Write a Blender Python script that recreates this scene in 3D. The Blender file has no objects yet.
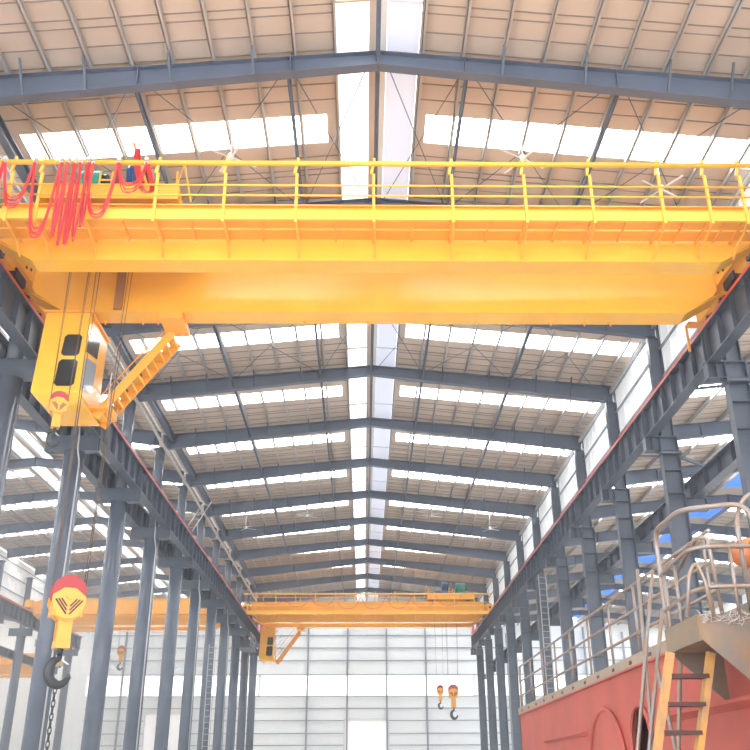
import bpy, bmesh, math, random
from mathutils import Vector, Matrix
random.seed(7)
S = bpy.context.scene
COL = S.collection

# ---------------------------------------------------------------- camera, sky, exposure
cd = bpy.data.cameras.new('camera'); cam = bpy.data.objects.new('camera', cd); COL.objects.link(cam)
PITCH, YAW, ROLL, FPX = 0.42356, 0.0131, -0.00326, 898.37
cd.sensor_fit = 'HORIZONTAL'; cd.sensor_width = 36.0; cd.lens = FPX / 750 * 36
cd.clip_start = .05; cd.clip_end = 600
Fv = Vector((math.sin(YAW)*math.cos(PITCH), math.cos(YAW)*math.cos(PITCH), math.sin(PITCH)))
Rv = Vector((math.cos(YAW), -math.sin(YAW), 0)); Uv = Rv.cross(Fv)
c_, s_ = math.cos(ROLL), math.sin(ROLL)
R2 = c_*Rv + s_*Uv; U2 = -s_*Rv + c_*Uv
m3 = Matrix((R2, U2, -Fv)).transposed()
cam.matrix_world = Matrix.Translation((0, 0, 1.6)) @ m3.to_4x4()
S.camera = cam

W = bpy.data.worlds.new('overcast_sky'); S.world = W; W.use_nodes = True
bgn = W.node_tree.nodes['Background']
bgn.inputs[0].default_value = (.93, .96, 1.0, 1); bgn.inputs[1].default_value = 5.0
S.view_settings.view_transform = 'Standard'; S.view_settings.look = 'None'
S.view_settings.gamma = 1; S.view_settings.exposure = 0.12
SKY_GLOW = 10.0          # strength of daylight coming through the translucent roof sheets

# ---------------------------------------------------------------- materials
def mat(name, col, rough=.5, metal=0, emit=None, es=0, noise=0, nscale=3, bump=0, spec=.5, col2=None, alpha=1):
    m = bpy.data.materials.new(name); m.use_nodes = True
    nt = m.node_tree; b = nt.nodes['Principled BSDF']
    b.inputs['Base Color'].default_value = (*col, 1)
    b.inputs['Roughness'].default_value = rough; b.inputs['Metallic'].default_value = metal
    b.inputs['Specular IOR Level'].default_value = spec
    if emit:
        b.inputs['Emission Color'].default_value = (*emit, 1); b.inputs['Emission Strength'].default_value = es
    if alpha < 1: b.inputs['Alpha'].default_value = alpha
    if noise or col2:
        tc = nt.nodes.new('ShaderNodeTexCoord'); n = nt.nodes.new('ShaderNodeTexNoise')
        n.inputs['Scale'].default_value = nscale; n.inputs['Detail'].default_value = 4
        nt.links.new(tc.outputs['Object'], n.inputs['Vector'])
        r = nt.nodes.new('ShaderNodeValToRGB')
        r.color_ramp.elements[0].position = .35; r.color_ramp.elements[1].position = .65
        a = tuple(max(0, x*(1-noise)) for x in col); z = col2 or tuple(min(1, x*(1+noise)) for x in col)
        r.color_ramp.elements[0].color = (*(a if not col2 else col), 1); r.color_ramp.elements[1].color = (*z, 1)
        nt.links.new(n.outputs['Fac'], r.inputs['Fac']); nt.links.new(r.outputs['Color'], b.inputs['Base Color'])
        if bump:
            bn = nt.nodes.new('ShaderNodeBump'); bn.inputs['Strength'].default_value = bump; bn.inputs['Distance'].default_value = .02
            nt.links.new(n.outputs['Fac'], bn.inputs['Height']); nt.links.new(bn.outputs['Normal'], b.inputs['Normal'])
    return m
M = dict(
    steel=mat('slate_paint', (.070, .085, .115), .35, noise=.12, nscale=1.5),
    rafter=mat('rafter_paint', (.095, .115, .165), .5, noise=.12, nscale=.8),
    pipe=mat('pipe_paint', (.105, .125, .165), .22, noise=.1, nscale=1.2),
    purlin=mat('galvanised_purlin', (.50, .48, .46), .4, metal=.3),
    sheet=mat('roof_liner_sheet', (.58, .47, .385), .5, noise=.05, nscale=.6),
    seam=mat('roof_seam_shade', (.26, .22, .19), .6),  # darker than the sheet: shade of the lap gaps put into the colour
    trim=mat('white_trim', (.80, .80, .80), .5),
    wall=mat('white_wall_sheet_glow', (.86, .88, .88), .5, emit=(.93, .97, 1), es=.28, noise=.03, nscale=.4),  # faint emission added to whiten the sheeting, which is no light source
    wallb=mat('back_wall_sheet_glow', (.80, .83, .84), .5, emit=(.93, .97, 1), es=.12, noise=.03, nscale=.4),  # brightness of the back wall partly put in as a weak glow
    girt=mat('girt_grey', (.30, .32, .36), .5),
    yellow=mat('crane_yellow', (.93, .47, .05), .2, noise=.05, nscale=.9),
    yellow2=mat('crane_yellow_rail', (.93, .48, .05), .4),
    orange=mat('crane_orange', (.92, .40, .05), .45),
    red=mat('conductor_red', (.72, .08, .045), .45),
    cable=mat('red_cable', (.62, .035, .035), .5),
    sheave=mat('sheave_red', (.42, .04, .045), .45),
    black=mat('black_rubber', (.015, .015, .017), .5),
    hookm=mat('forged_hook', (.05, .055, .06), .4, metal=.4),
    rope=mat('wire_rope', (.10, .07, .05), .6),
    glass=mat('dark_cab_glass', (.035, .035, .035), .08),
    glassl=mat('pale_cab_glass', (.30, .36, .42), .1),
    green=mat('motor_green', (.02, .30, .22), .4),
    blue=mat('motor_blue', (.02, .08, .25), .4),
    floor=mat('concrete_floor', (.70, .68, .64), .6, noise=.06, nscale=.5),
    hull=mat('hull_red', (.40, .078, .055), .55, noise=.10, nscale=1.3, bump=.15),
    hullcap=mat('bare_plate', (.27, .24, .20), .55, col2=(.34, .25, .17), nscale=4),
    plate=mat('rusty_plate', (.17, .15, .13), .5, col2=(.24, .16, .09), nscale=5),
    trunk=mat('brown_trunking', (.36, .16, .05), .6),
    hooky=mat('hook_block_yellow', (.84, .37, .05), .35),
    conduit=mat('grey_conduit', (.42, .43, .44), .4),
    tube=mat('rusty_tube', (.25, .235, .23), .4, metal=.4, col2=(.28, .19, .13), nscale=6),
    ladder=mat('primed_ladder', (.62, .33, .08), .5, col2=(.42, .25, .12), nscale=5),
    tread=mat('dark_tread', (.08, .035, .028), .6),
    rust=mat('rust_orange', (.55, .17, .05), .6, col2=(.40, .12, .05), nscale=9),
    fan=mat('fan_white', (.8, .8, .8), .4),
    light=mat('skylight_white', (.9, .93, .96), .4, emit=(.96, .98, 1), es=SKY_GLOW),
    ridgew=mat('ridge_skylight_white', (.9, .93, .96), .4, emit=(.95, .97, 1), es=SKY_GLOW*.14),
    ridgel=mat('ridge_skylight_lavender', (.62, .66, .80), .4, emit=(.70, .74, .90), es=SKY_GLOW*.045),
    bluesheet=mat('blue_skylight', (.04, .16, .60), .4, emit=(.04, .20, .85), es=1.0),
    door=mat('door_white_glow', (.9, .9, .9), .4, emit=(1, 1, 1), es=.35),  # door leaves glow by themselves, light put into the material
)

# ---------------------------------------------------------------- mesh helpers
def nb(): return bmesh.new()
def hexa(bm, P):
    v = [bm.verts.new(p) for p in P]
    for f in ((3,2,1,0),(4,5,6,7),(0,1,5,4),(1,2,6,5),(2,3,7,6),(3,0,4,7)): bm.faces.new([v[i] for i in f])
    return bm
def box(bm, x0, x1, y0, y1, z0, z1):
    return hexa(bm, [(x0,y0,z0),(x1,y0,z0),(x1,y1,z0),(x0,y1,z0),(x0,y0,z1),(x1,y0,z1),(x1,y1,z1),(x0,y1,z1)])
def bar(bm, p, q, w, h, up=(0,0,1), h2=None):
    """box from p to q, width w sideways, height h hanging below the p-q line (top line)"""
    p, q, up = Vector(p), Vector(q), Vector(up); d = (q-p).normalized()
    s = d.cross(up); s = s.normalized() if s.length > 1e-5 else Vector((1,0,0)); u = s.cross(d).normalized()
    h2 = h if h2 is None else h2; s = s*w/2
    return hexa(bm, [p-s-u*h, p+s-u*h, q+s-u*h2, q-s-u*h2, p-s, p+s, q+s, q-s])
def cbar(bm, p, q, w, h, up=(0,0,1)):
    p, q, up = Vector(p), Vector(q), Vector(up); d = (q-p).normalized()
    s = d.cross(up); s = s.normalized() if s.length > 1e-5 else Vector((1,0,0)); u = s.cross(d).normalized()
    return bar(bm, p+u*h/2, q+u*h/2, w, h, up)
def isec(bm, p, q, d1, fw, tf=.025, tw=.014, d2=None, up=(0,0,1)):
    """I section, p-q is the middle of its top face"""
    p, q, up = Vector(p), Vector(q), Vector(up); d = (q-p).normalized(); d2 = d1 if d2 is None else d2
    s = d.cross(up).normalized(); u = s.cross(d).normalized()
    bar(bm, p, q, fw, tf, up); bar(bm, p-u*(d1-tf), q-u*(d2-tf), fw, tf, up)
    bar(bm, p-u*tf, q-u*tf, tw, d1-2*tf, up, d2-2*tf)
    return bm
def tube(bm, pts, r, n=8, r2=None, closed=False):
    pts = [Vector(p) for p in pts]; rings = []; prev = None
    for i, p in enumerate(pts):
        a = pts[i-1] if i else (pts[-1] if closed else p); b = pts[i+1] if i < len(pts)-1 else (pts[0] if closed else p)
        d = (b-a).normalized()
        if prev is None:
            s = d.cross(Vector((0,0,1)));
            if s.length < 1e-3: s = d.cross(Vector((1,0,0)))
        else: s = prev - d*prev.dot(d)
        s.normalize(); prev = s; u = d.cross(s)
        rr = r if r2 is None else r+(r2-r)*i/(len(pts)-1)
        rings.append([bm.verts.new(p + (s*math.cos(t)+u*math.sin(t))*rr) for t in (2*math.pi*k/n for k in range(n))])
    L = len(rings)
    for i in range(L if closed else L-1):
        A, B = rings[i], rings[(i+1) % L]
        for k in range(n): bm.faces.new([A[k], A[(k+1)%n], B[(k+1)%n], B[k]]).smooth = n > 6
    if not closed:
        bm.faces.new(rings[0][::-1]); bm.faces.new(rings[-1])
    return bm
def prism(bm, poly, axis, a, b):
    """poly in the two other axes, extruded along axis from a to b"""
    f = {'x': lambda t, u, v: (t,u,v), 'y': lambda t, u, v: (u,t,v), 'z': lambda t, u, v: (u,v,t)}[axis]
    A = [bm.verts.new(f(a, *p)) for p in poly]; B = [bm.verts.new(f(b, *p)) for p in poly]
    bm.faces.new(A); bm.faces.new(B[::-1]); n = len(poly)
    for i in range(n): bm.faces.new([A[i], B[i], B[(i+1)%n], A[(i+1)%n]])
    return bm
def vtube(bm, pts, rad, n=14):
    pts = [Vector(p) for p in pts]; rings = []
    for i, p in enumerate(pts):
        d = (pts[min(i+1, len(pts)-1)]-pts[max(i-1, 0)]).normalized(); u = Vector((0, 1, 0)); w = d.cross(u).normalized()
        rings.append([bm.verts.new(p+(u*math.cos(t)*.75+w*math.sin(t))*rad[i]) for t in (2*math.pi*k/n for k in range(n))])
    for A, B in zip(rings, rings[1:]):
        for k in range(n): bm.faces.new([A[k], A[(k+1)%n], B[(k+1)%n], B[k]]).smooth = True
    bm.faces.new(rings[0][::-1]); bm.faces.new(rings[-1])
def rpts(p, rad, n=5):
    """round the corners of a polyline"""
    P = [Vector(x) for x in p]; out = [P[0]]
    for i in range(1, len(P)-1):
        a, b, c = P[i-1], P[i], P[i+1]; da = (a-b); dc = (c-b); r = min(rad, da.length*.45, dc.length*.45)
        s, e = b+da.normalized()*r, b+dc.normalized()*r
        out += [(1-t)**2*s+2*t*(1-t)*b+t*t*e for t in (k/n for k in range(n+1))]
    return out+[P[-1]]
def obj(name, bm, m, parent=None, bev=0):
    bmesh.ops.recalc_face_normals(bm, faces=bm.faces)
    me = bpy.data.meshes.new(name); bm.to_mesh(me); bm.free()
    for x in (m if isinstance(m, (list, tuple)) else [m]): me.materials.append(x)
    o = bpy.data.objects.new(name, me); COL.objects.link(o)
    if parent: o.parent = parent
    if bev:
        b = o.modifiers.new('bevel', 'BEVEL'); b.width = bev; b.segments = 2; b.limit_method = 'ANGLE'
    return o
def tag(o, label, cat, group=None, kind=None):
    o['label'] = label; o['category'] = cat
    if group: o['group'] = group
    if kind: o['kind'] = kind
    return o
def thing(name, label, cat, loc=(0,0,0), group=None):
    o = bpy.data.objects.new(name, None); COL.objects.link(o); o.location = loc
    o.empty_display_size = .2
    return tag(o, label, cat, group)
def struct(name, bm, m, label=None):
    o = obj(name, bm, m); o['kind'] = 'structure'
    if label: o['label'] = label
    return o
CH = {}
def dup(root, loc, label, group=None):
    def cp(o, par):
        c = o.copy(); COL.objects.link(c); c.parent = par
        for ch in CH[o.name] if o.name in CH else [x for x in o.children]: cp(ch, c)
        return c
    r = cp(root, None); r.location = loc; r['label'] = label
    if group: r['group'] = group
    return r
ORD = ['first','second','third','fourth','fifth','sixth','seventh','eighth','ninth','tenth','eleventh','twelfth','thirteenth','fourteenth','fifteenth','sixteenth','seventeenth','eighteenth','nineteenth','twentieth']

# ---------------------------------------------------------------- layout
X0 = .31
F = [16.63+6*k for k in range(-4, 12)]          # portal frames, F[4] stands in front of the near crane
YS, YE = -13.0, 88.6                             # front opening and back wall
XL, XR = -9.7, 10.3                              # main column lines
LX, RXX = -17.85, 19.6                           # ridges of the left and right halls
def zu(o): return 17.2-.1224*o                   # rafter underside
def zt(o): return 17.62-.0939*o                  # rafter top
DR = 2.05                                        # drop of the right hall's roof

# ---------------------------------------------------------------- setting: floor and walls
bm = nb(); box(bm, -46, 42, YS, YE+.3, -.2, 0); struct('floor', bm, M['floor'])

def sheet_wall(name, x0, x1, top, label=None, openings=()):
    """ribbed white sheeting between x0 and x1 at the back, top = list of (x,z) above"""
    bm = nb()
    poly = [(x0, 0), (x1, 0)] + top[::-1]
    prism(bm, poly, 'y', YE, YE+.06)
    x = x0+.4
    while x < x1:
        box(bm, x-.03, x+.03, YE-.035, YE, 0, min(t[1] for t in top)-.05); x += .9
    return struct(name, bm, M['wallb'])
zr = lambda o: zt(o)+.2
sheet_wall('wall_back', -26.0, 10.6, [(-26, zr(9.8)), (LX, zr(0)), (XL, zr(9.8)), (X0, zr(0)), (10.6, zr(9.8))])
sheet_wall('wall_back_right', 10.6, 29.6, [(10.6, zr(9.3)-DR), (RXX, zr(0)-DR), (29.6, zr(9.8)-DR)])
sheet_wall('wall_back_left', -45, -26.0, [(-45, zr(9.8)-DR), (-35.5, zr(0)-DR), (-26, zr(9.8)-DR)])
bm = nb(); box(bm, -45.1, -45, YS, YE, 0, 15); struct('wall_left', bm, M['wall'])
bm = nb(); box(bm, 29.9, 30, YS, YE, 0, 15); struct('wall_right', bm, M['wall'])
# clerestory sheeting above the main right and the far left column lines
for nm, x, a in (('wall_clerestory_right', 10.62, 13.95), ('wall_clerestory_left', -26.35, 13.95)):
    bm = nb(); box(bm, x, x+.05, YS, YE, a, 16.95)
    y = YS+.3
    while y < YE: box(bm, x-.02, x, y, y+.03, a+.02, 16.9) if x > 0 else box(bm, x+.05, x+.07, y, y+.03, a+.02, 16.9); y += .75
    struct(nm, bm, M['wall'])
    for z in (14.45, 15.5, 16.45):
        bm = nb(); xx = x-.16 if x > 0 else x+.07
        box(bm, xx, xx+.08, YS, YE, z, z+.07)
        tag(obj('wall_girt', bm, M['girt']), f"grey girt on the {'right' if x>0 else 'far left'} clerestory sheeting, {'lowest' if z<15 else 'middle' if z<16 else 'topmost'} of three", 'wall girt', 'clerestory wall girts')
# back wall girts, wind columns, light band, doors
gz = [1.5, 2.6, 3.5, 4.5, 5.5, 6.6, 7.66, 8.72, 10.62, 11.9, 13.05, 14.2, 15.3]
for i, z in enumerate(gz):
    x0, x1 = (-25.8, 29.4) if z < 13.5 else (-25.8, 10.4)
    if z > 15.5: x0, x1 = -25, 9.6
    bm = nb(); box(bm, x0, x1, YE-.16, YE-.05, z-.035, z+.035)
    tag(obj('wall_girt', bm, M['girt']), f"horizontal grey girt across the white back wall, {ORD[i]} up from the floor", 'wall girt', 'back wall girts')
wx = [-22.5, -18.9, -16.0, -12.9, -5.25, -1.53, 2.16, 5.86, 13.6, 17.3, 21.0, 24.7]
for i, x in enumerate(wx):
    o = abs(x-X0) if XL < x < XR else (abs(x-LX) if x < XL else abs(x-RXX)); top = zu(o) - (DR if x > XR else 0) - .05
    bm = nb(); isec(bm, (x, YE-.42, 0), (x, YE-.42, top), .24, .16, .02, .012, up=(0,-1,0))
    tag(obj('wind_column', bm, M['girt']), f"slim grey upright wind column against the back wall, {ORD[i]} from the left", 'column', 'back wall wind columns')
for i, (x0, x1) in enumerate(((-25.8, -9.9), (-9.6, 10.2), (10.7, 29.3))):
    bm = nb(); box(bm, x0, x1, YE-.035, YE-.01, 8.75, 10.55)
    struct(f'window_{i+1}', bm, mat(f'wall_light_band_{i}', (.95,.95,.95), .4, emit=(.98,.99,1), es=1.5), 'translucent light band in the back wall')
for i, (x0, x1, z) in enumerate(((-1.7, 2.24, 6.55), (-20.0, -16.3, 7.1), (-24.5, -22.6, 3.0))):
    bm = nb(); box(bm, x0, x1, YE-.2, YE-.06, 0, z)
    zz = .3
    while zz < z-.2: box(bm, x0+.05, x1-.05, YE-.215, YE-.2, zz, zz+.02); zz += .35
    d = struct(f'door_{i+1}', bm, M['door'])
    bm = nb(); box(bm, x0-.12, x1+.12, YE-.38, YE-.2, z, z+.25); box(bm, x0-.12, x0, YE-.3, YE-.2, 0, z); box(bm, x1, x1+.12, YE-.3, YE-.2, 0, z)
    obj('door_frame', bm, M['trim'], d)

# ---------------------------------------------------------------- roofs: ribbed liner sheets with rib laps, skylight bands, ridge skylights
PITCHY = .575
def slope_quad(bm, xr, sgn, o0, o1, y0, y1, dz, th, drop=0):
    P = []
    for zz in (0, th):
        for (o, y) in ((o0,y0),(o1,y0),(o1,y1),(o0,y1)): P.append((xr+sgn*o, y, zr(o)-drop+dz+zz))
    hexa(bm, P)
def roof(side, xr, sgn, half, drop, ridge_half, ys, wins, ridge_mat, band_end=None):
    bm = nb()
    bands = [(f+2.25, f+3.40) for f in F]
    segs = []; y = ys
    for a, b in bands:
        if b <= ys: continue
        segs.append((y, a)); y = b
    segs.append((y, YE))
    for a, b in segs:
        slope_quad(bm, xr, sgn, ridge_half, half, a, b, 0, .03, drop)
    e = half if band_end is None else band_end
    for a, b in bands:                                     # opaque sheet inside the band beside the ridge light
        if b > ys:
            slope_quad(bm, xr, sgn, ridge_half, ridge_half+.32, a, b, 0, .03, drop)
    if e < half:
        for a, b in bands:
            if b > ys: slope_quad(bm, xr, sgn, e, half, a, b, 0, .03, drop)
    nf = len(bm.faces)
    for f in F:                                            # seams: laps hanging a little below the sheet, gap shade put into their colour
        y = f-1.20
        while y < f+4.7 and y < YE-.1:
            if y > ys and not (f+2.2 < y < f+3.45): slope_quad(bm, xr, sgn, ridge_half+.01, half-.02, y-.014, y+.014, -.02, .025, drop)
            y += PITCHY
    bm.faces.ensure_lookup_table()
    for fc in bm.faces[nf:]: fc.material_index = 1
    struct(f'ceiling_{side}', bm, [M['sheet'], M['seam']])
    if wins:
        for a, b in bands:
            if b <= ys: continue
            bm = nb(); slope_quad(bm, xr, sgn, ridge_half+.33, e, a+.01, b-.01, .005, .02, drop)
            CNT[0] += 1; struct(f'window_{CNT[0]}', bm, M['light'], 'translucent skylight band across the roof slope')
    if ridge_mat:
        bm = nb(); slope_quad(bm, xr, sgn, .22, ridge_half-.01, ys, YE, .0, .02, drop)
        CNT[0] += 1; struct(f'window_{CNT[0]}', bm, ridge_mat, 'translucent ridge skylight strip')
        bm = nb(); slope_quad(bm, xr, sgn, 0, .215, ys, YE, .0, .03, drop)
        for f in F: 
            if f > ys: slope_quad(bm, xr, sgn, .2, ridge_half, f-1.55, f-1.49, -.05, .045, drop)
        CNT[0] += 1; struct(f'trim_{CNT[0]}', bm, M['sheet'] if sgn < 0 else M['trim'], 'ridge flashing')
CNT = [3]
roof('main_left', X0, -1, 10.0, 0, 1.0, YS, True, M['ridgew'], 9.3)
roof('main_right', X0, 1, 10.28, 0, 1.0, YS, True, M['ridgel'])
roof('left_right', LX, 1, 8.15, 0, .9, YS, True, M['ridgew'], 7.4)
roof('left_left', LX, -1, 8.5, 0, .9, YS, True, M['ridgew'])
roof('right_left', RXX, -1, 8.95, DR, .9, YS, True, None)
roof('right_right', RXX, 1, 10.35, DR, .9, YS, True, None)
roof('far_left', -35.5, 1, 9.1, DR, .9, YS, True, M['ridgew'])
roof('far_left_outer', -35.5, -1, 9.6, DR, .9, YS, True, M['ridgew'])
# blue ridge skylights of the right hall, one pair of slopes per bay, with an opaque strip at each frame
for k, f in enumerate(F):
    bm = nb()
    for s in (-1, 1): slope_quad(bm, RXX, s, .0, .89, f+1.0, f+5.2, 0, .02, DR)
    struct(f'window_{CNT[0]+1+k}', bm, M['bluesheet'], 'blue translucent ridge skylight')
    bm = nb()
    for s in (-1, 1): slope_quad(bm, RXX, s, .0, .89, f-.8 if k else YS, f+1.0, 0, .03, DR)
    struct(f'trim_{CNT[0]+1+k}', bm, M['sheet'], 'opaque ridge sheet')

# ---------------------------------------------------------------- purlins: one continuous galvanised line each
def purlins(xr, sgn, offs, drop, y0, where):
    for i, o in enumerate(offs):
        bm = nb(); x = xr+sgn*o; z = zt(o)-drop
        box(bm, x-.012, x+.012, y0, YE, z, z+.17); box(bm, x-.012, x+.065, y0, YE, z, z+.014); box(bm, x-.012, x+.065, y0, YE, z+.156, z+.17)
        tag(obj('roof_purlin', bm, M['purlin']), f"galvanised purlin under the {where}, {ORD[i]} from its ridge", 'purlin', f"purlins under the {where}")
o10 = [1.05+.965*i for i in range(10)]
purlins(X0, -1, o10, 0, YS, 'left slope of the main roof'); purlins(X0, 1, o10, 0, YS, 'right slope of the main roof')
o8 = [1.0+1.0*i for i in range(8)]
purlins(LX, 1, o8, 0, 4, 'right slope of the left hall roof'); purlins(LX, -1, o8, 0, 10, 'left slope of the left hall roof')
o9 = [.95+1.3*i for i in range(7)]
purlins(RXX, -1, o9, DR, 4, 'left slope of the right hall roof'); purlins(RXX, 1, o9, DR, 10, 'right slope of the right hall roof')

# ---------------------------------------------------------------- rafters
def rafter(xr, half_l, half_r, y, drop, label, group, brac=True):
    t = thing('roof_rafter', label, 'roof rafter', (xr, y, zt(0)-drop), group)
    for s, h in ((-1, half_l), (1, half_r)):
        bm = nb(); P = (s*.02, 0, 0); Q = (s*h, 0, zt(h)-zt(0))
        isec(bm, P, Q, zt(0)-zu(0), .26, .022, .014, zt(h)-zu(h))
        for o in (2.1, 5.7, h-.25):                        # stiffener plates at the struts
            if o < h: box(bm, s*o-.012, s*o+.012, -.12, .12, zu(o)-zt(0)+.02, zt(o)-zt(0)-.02)
        obj('rafter_beam', bm, M['rafter'], t)
        if brac:
            for o in (2.95, 4.9, 6.85, 8.3):
                if o < h-.3:
                    bm = nb(); bar(bm, (s*o, .1, zu(o)-zt(0)+.04), (s*(o+.02), .55, zt(o)-zt(0)+.06), .05, .05)
                    bar(bm, (s*o, -.1, zu(o)-zt(0)+.04), (s*(o+.02), -.55, zt(o)-zt(0)+.06), .05, .05)
                    obj('fly_brace', bm, M['steel'], t)
    bm = nb(); box(bm, -.02, .02, -.15, .15, -.47, 0); obj('ridge_plate', bm, M['steel'], t)
    return t
for k, f in enumerate(F):
    if k < 1: continue
    first = rafter(X0, 9.95, 10.15, f, 0, f"blue-grey gabled rafter spanning the main hall, {ORD[k-4]} seen from the camera" if k > 3 else f"blue-grey main hall rafter overhead behind the view, {ORD[3-k]} back", 'main hall rafters', k < 12) if k >= 2 else None
    if k >= 3: rafter(LX, 7.9, 8.1, f, 0, f"blue-grey gabled rafter of the left side hall, {ORD[k-3]} from the near end", 'left hall rafters', False)
    if k >= 3: rafter(RXX, 8.75, 9.9, f, DR, f"blue-grey rafter of the lower right side hall, {ORD[k-3]} from the near end", 'right hall rafters', False)
    if k >= 8: rafter(-35.5, 9.0, 8.9, f, DR, f"blue-grey rafter of the outermost left hall, {ORD[k-8]} from the near end", 'outer left hall rafters', False)

# longitudinal struts, eave beams and gutters
def strut(x, z, r, label, m='steel'):
    bm = nb(); tube(bm, [(x, 4 if 'main ridge' in label else 16.7, z), (x, YE-.45, z)], r, 10)
    tag(obj('strut_pipe', bm, M[m]), label, 'roof strut', 'struts running the length of the roof')
strut(X0, zt(0)-.2, .055, 'dark strut pipe running along under the main ridge')
strut(X0-2.15, zu(2.15)+.2, .05, 'dark strut pipe in the main roof, just left of the ridge skylight')
strut(X0+2.15, zu(2.15)+.2, .05, 'dark strut pipe in the main roof, just right of the ridge skylight')
strut(X0-5.8, zu(5.8)+.2, .05, 'dark strut pipe halfway down the left slope of the main roof')
strut(X0+5.8, zu(5.8)+.2, .05, 'dark strut pipe halfway down the right slope of the main roof')
strut(LX+4, zu(4)+.2, .05, 'dark strut pipe under the right slope of the left hall roof')
strut(LX-4, zu(4)+.2, .05, 'dark strut pipe under the left slope of the left hall roof')
bm = nb(); isec(bm, (-9.12, 4, 16.62), (-9.12, YE-.45, 16.62), .3, .22); tag(obj('eave_beam', bm, M['rafter']), 'dark eave beam along the tops of the left round columns', 'beam')
bm = nb(); isec(bm, (10.33, 4, 16.5), (10.33, YE-.45, 16.5), .14, .08); tag(obj('eave_beam', bm, M['purlin']), 'pale eave beam along the tops of the right columns', 'beam')
bm = nb(); tube(bm, [(-9.38, 4, 15.88), (-9.38, YE-.45, 15.88)], .07, 10); tag(obj('gutter_pipe', bm, M['purlin']), 'pale galvanised pipe running along the valley above the left columns', 'pipe')

# wind bracing rods between the nearest frames
def rod(p, q, label):
    bm = nb(); tube(bm, [p, q], .013, 5); tag(obj('bracing_rod', bm, M['steel']), label, 'bracing rod', 'crossed roof bracing rods')
for k, nm in ((4, 'first'), (6, 'third')):
    for s, sn in ((-1, 'left'), (1, 'right')):
        for a, b, pn in ((.2, 2.1, 'beside the ridge'), (2.2, 5.75, 'on the middle of the slope'), (5.85, 9.3, 'near the eave')):
            z = lambda o: zt(o)-.12
            rod((X0+s*a, F[k]+.1, z(a)), (X0+s*b, F[k+1]-.1, z(b)), f"{sn} bracing rod {pn}, {nm} visible bay, leaning outward")
            rod((X0+s*b, F[k]+.1, z(b)-.03), (X0+s*a, F[k+1]-.1, z(a)-.03), f"{sn} bracing rod {pn}, {nm} visible bay, leaning inward")

# ---------------------------------------------------------------- columns
RT = 13.25          # top of the crane runway
GB = 12.2           # underside of runway girders
def pipe_column(y):
    t = thing('pipe_column', '', 'column', (XL, y, 0), 'round columns between main hall and left hall')
    bm = nb(); tube(bm, [(0,0,.03), (0,0,GB-.55)], .325, 28); obj('lower_shaft', bm, M['pipe'], t)
    bm = nb(); tube(bm, [(0,0,GB), (0,0,16.05)], .225, 24); obj('upper_shaft', bm, M['pipe'], t)
    bm = nb(); box(bm, -.5, .5, -.5, .5, 0, .03); obj('base_plate', bm, M['steel'], t)
    bm = nb(); box(bm, -.98, .8, -.17, .17, GB-.03, GB-.005); box(bm, -.98, .8, -.17, .17, GB-.55, GB-.525)
    for yy in (-.13, .13): box(bm, -.95, .77, yy-.01, yy+.01, GB-.53, GB-.02)
    for xx in (-.9, .7): box(bm, xx-.012, xx+.012, -.165, .165, GB-.53, GB-.02)
    obj('corbel', bm, M['steel'], t)
    bm = nb(); box(bm, -.3, .3, -.2, .2, 15.99, 16.02); obj('cap_plate', bm, M['steel'], t)
    return t
def h_column(y):
    t = thing('steel_column', '', 'column', (XR, y, 0), 'H-section columns on the right')
    bm = nb(); box(bm, -.3, -.275, -.16, .16, .03, GB); box(bm, .275, .3, -.16, .16, .03, GB); box(bm, -.275, .275, -.008, .008, .03, GB)
    obj('lower_shaft', bm, M['steel'], t)
    for z in (2.5, 4.5, 6.5, 8.2, 10.2, 11.0):
        bm = nb(); box(bm, -.275, .275, -.15, .15, z-.012, z+.012); obj('stiffener', bm, M['steel'], t)
    bm = nb(); box(bm, -.22, -.2, -.13, .13, GB, 15.99); box(bm, .2, .22, -.13, .13, GB, 16.66); box(bm, -.2, .2, -.008, .008, GB, 15.99)
    obj('upper_shaft', bm, M['steel'], t)
    bm = nb(); box(bm, -.5, .5, -.4, .4, 0, .03); obj('base_plate', bm, M['steel'], t)
    bm = nb(); box(bm, -.82, .32, -.16, .16, GB-.03, GB-.005); box(bm, -.82, .32, -.16, .16, GB-.52, GB-.495); box(bm, -.80, .3, -.01, .01, GB-.5, GB-.02)
    box(bm, -.8, -.78, -.15, .15, GB-.5, GB-.02); box(bm, -.55, -.53, -.15, .15, GB-.5, GB-.02)
    obj('corbel', bm, M['steel'], t)
    bm = nb(); box(bm, .3, 1.0, -.14, .14, 10.03, 10.055); box(bm, .3, 1.0, -.14, .14, 9.62, 9.645); box(bm, .3, .98, -.01, .01, 9.64, 10.04); box(bm, .96, .98, -.13, .13, 9.64, 10.04)
    obj('low_corbel', bm, M['steel'], t)
    return t
pc, hc = pipe_column(F[5]), h_column(F[5])
def place(proto, x, y, label, used=[]):
    if proto in used: return dup(proto, (x, y, 0), label)
    used.append(proto); proto.location = (x, y, 0); proto['label'] = label; return proto
for k in range(3, 16):
    n = k-3
    a = 'nearest, at the left edge' if k == 5 else f"{ORD[n]} from the near end"
    place(pc, XL, F[k], f"round slate-grey pipe column carrying the left crane runway, {a}")
    a = 'nearest, at the right edge' if k == 5 else f"{ORD[n]} from the near end"
    place(hc, XR, F[k], f"slate-grey H-section column carrying the right crane runway, {a}")
for k in range(8, 16):
    dup(pc, (-26.0, F[k], 0), f"slate column on the far side of the left hall, {ORD[k-8]} from the near end", 'columns on the far side of the left hall')
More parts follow.
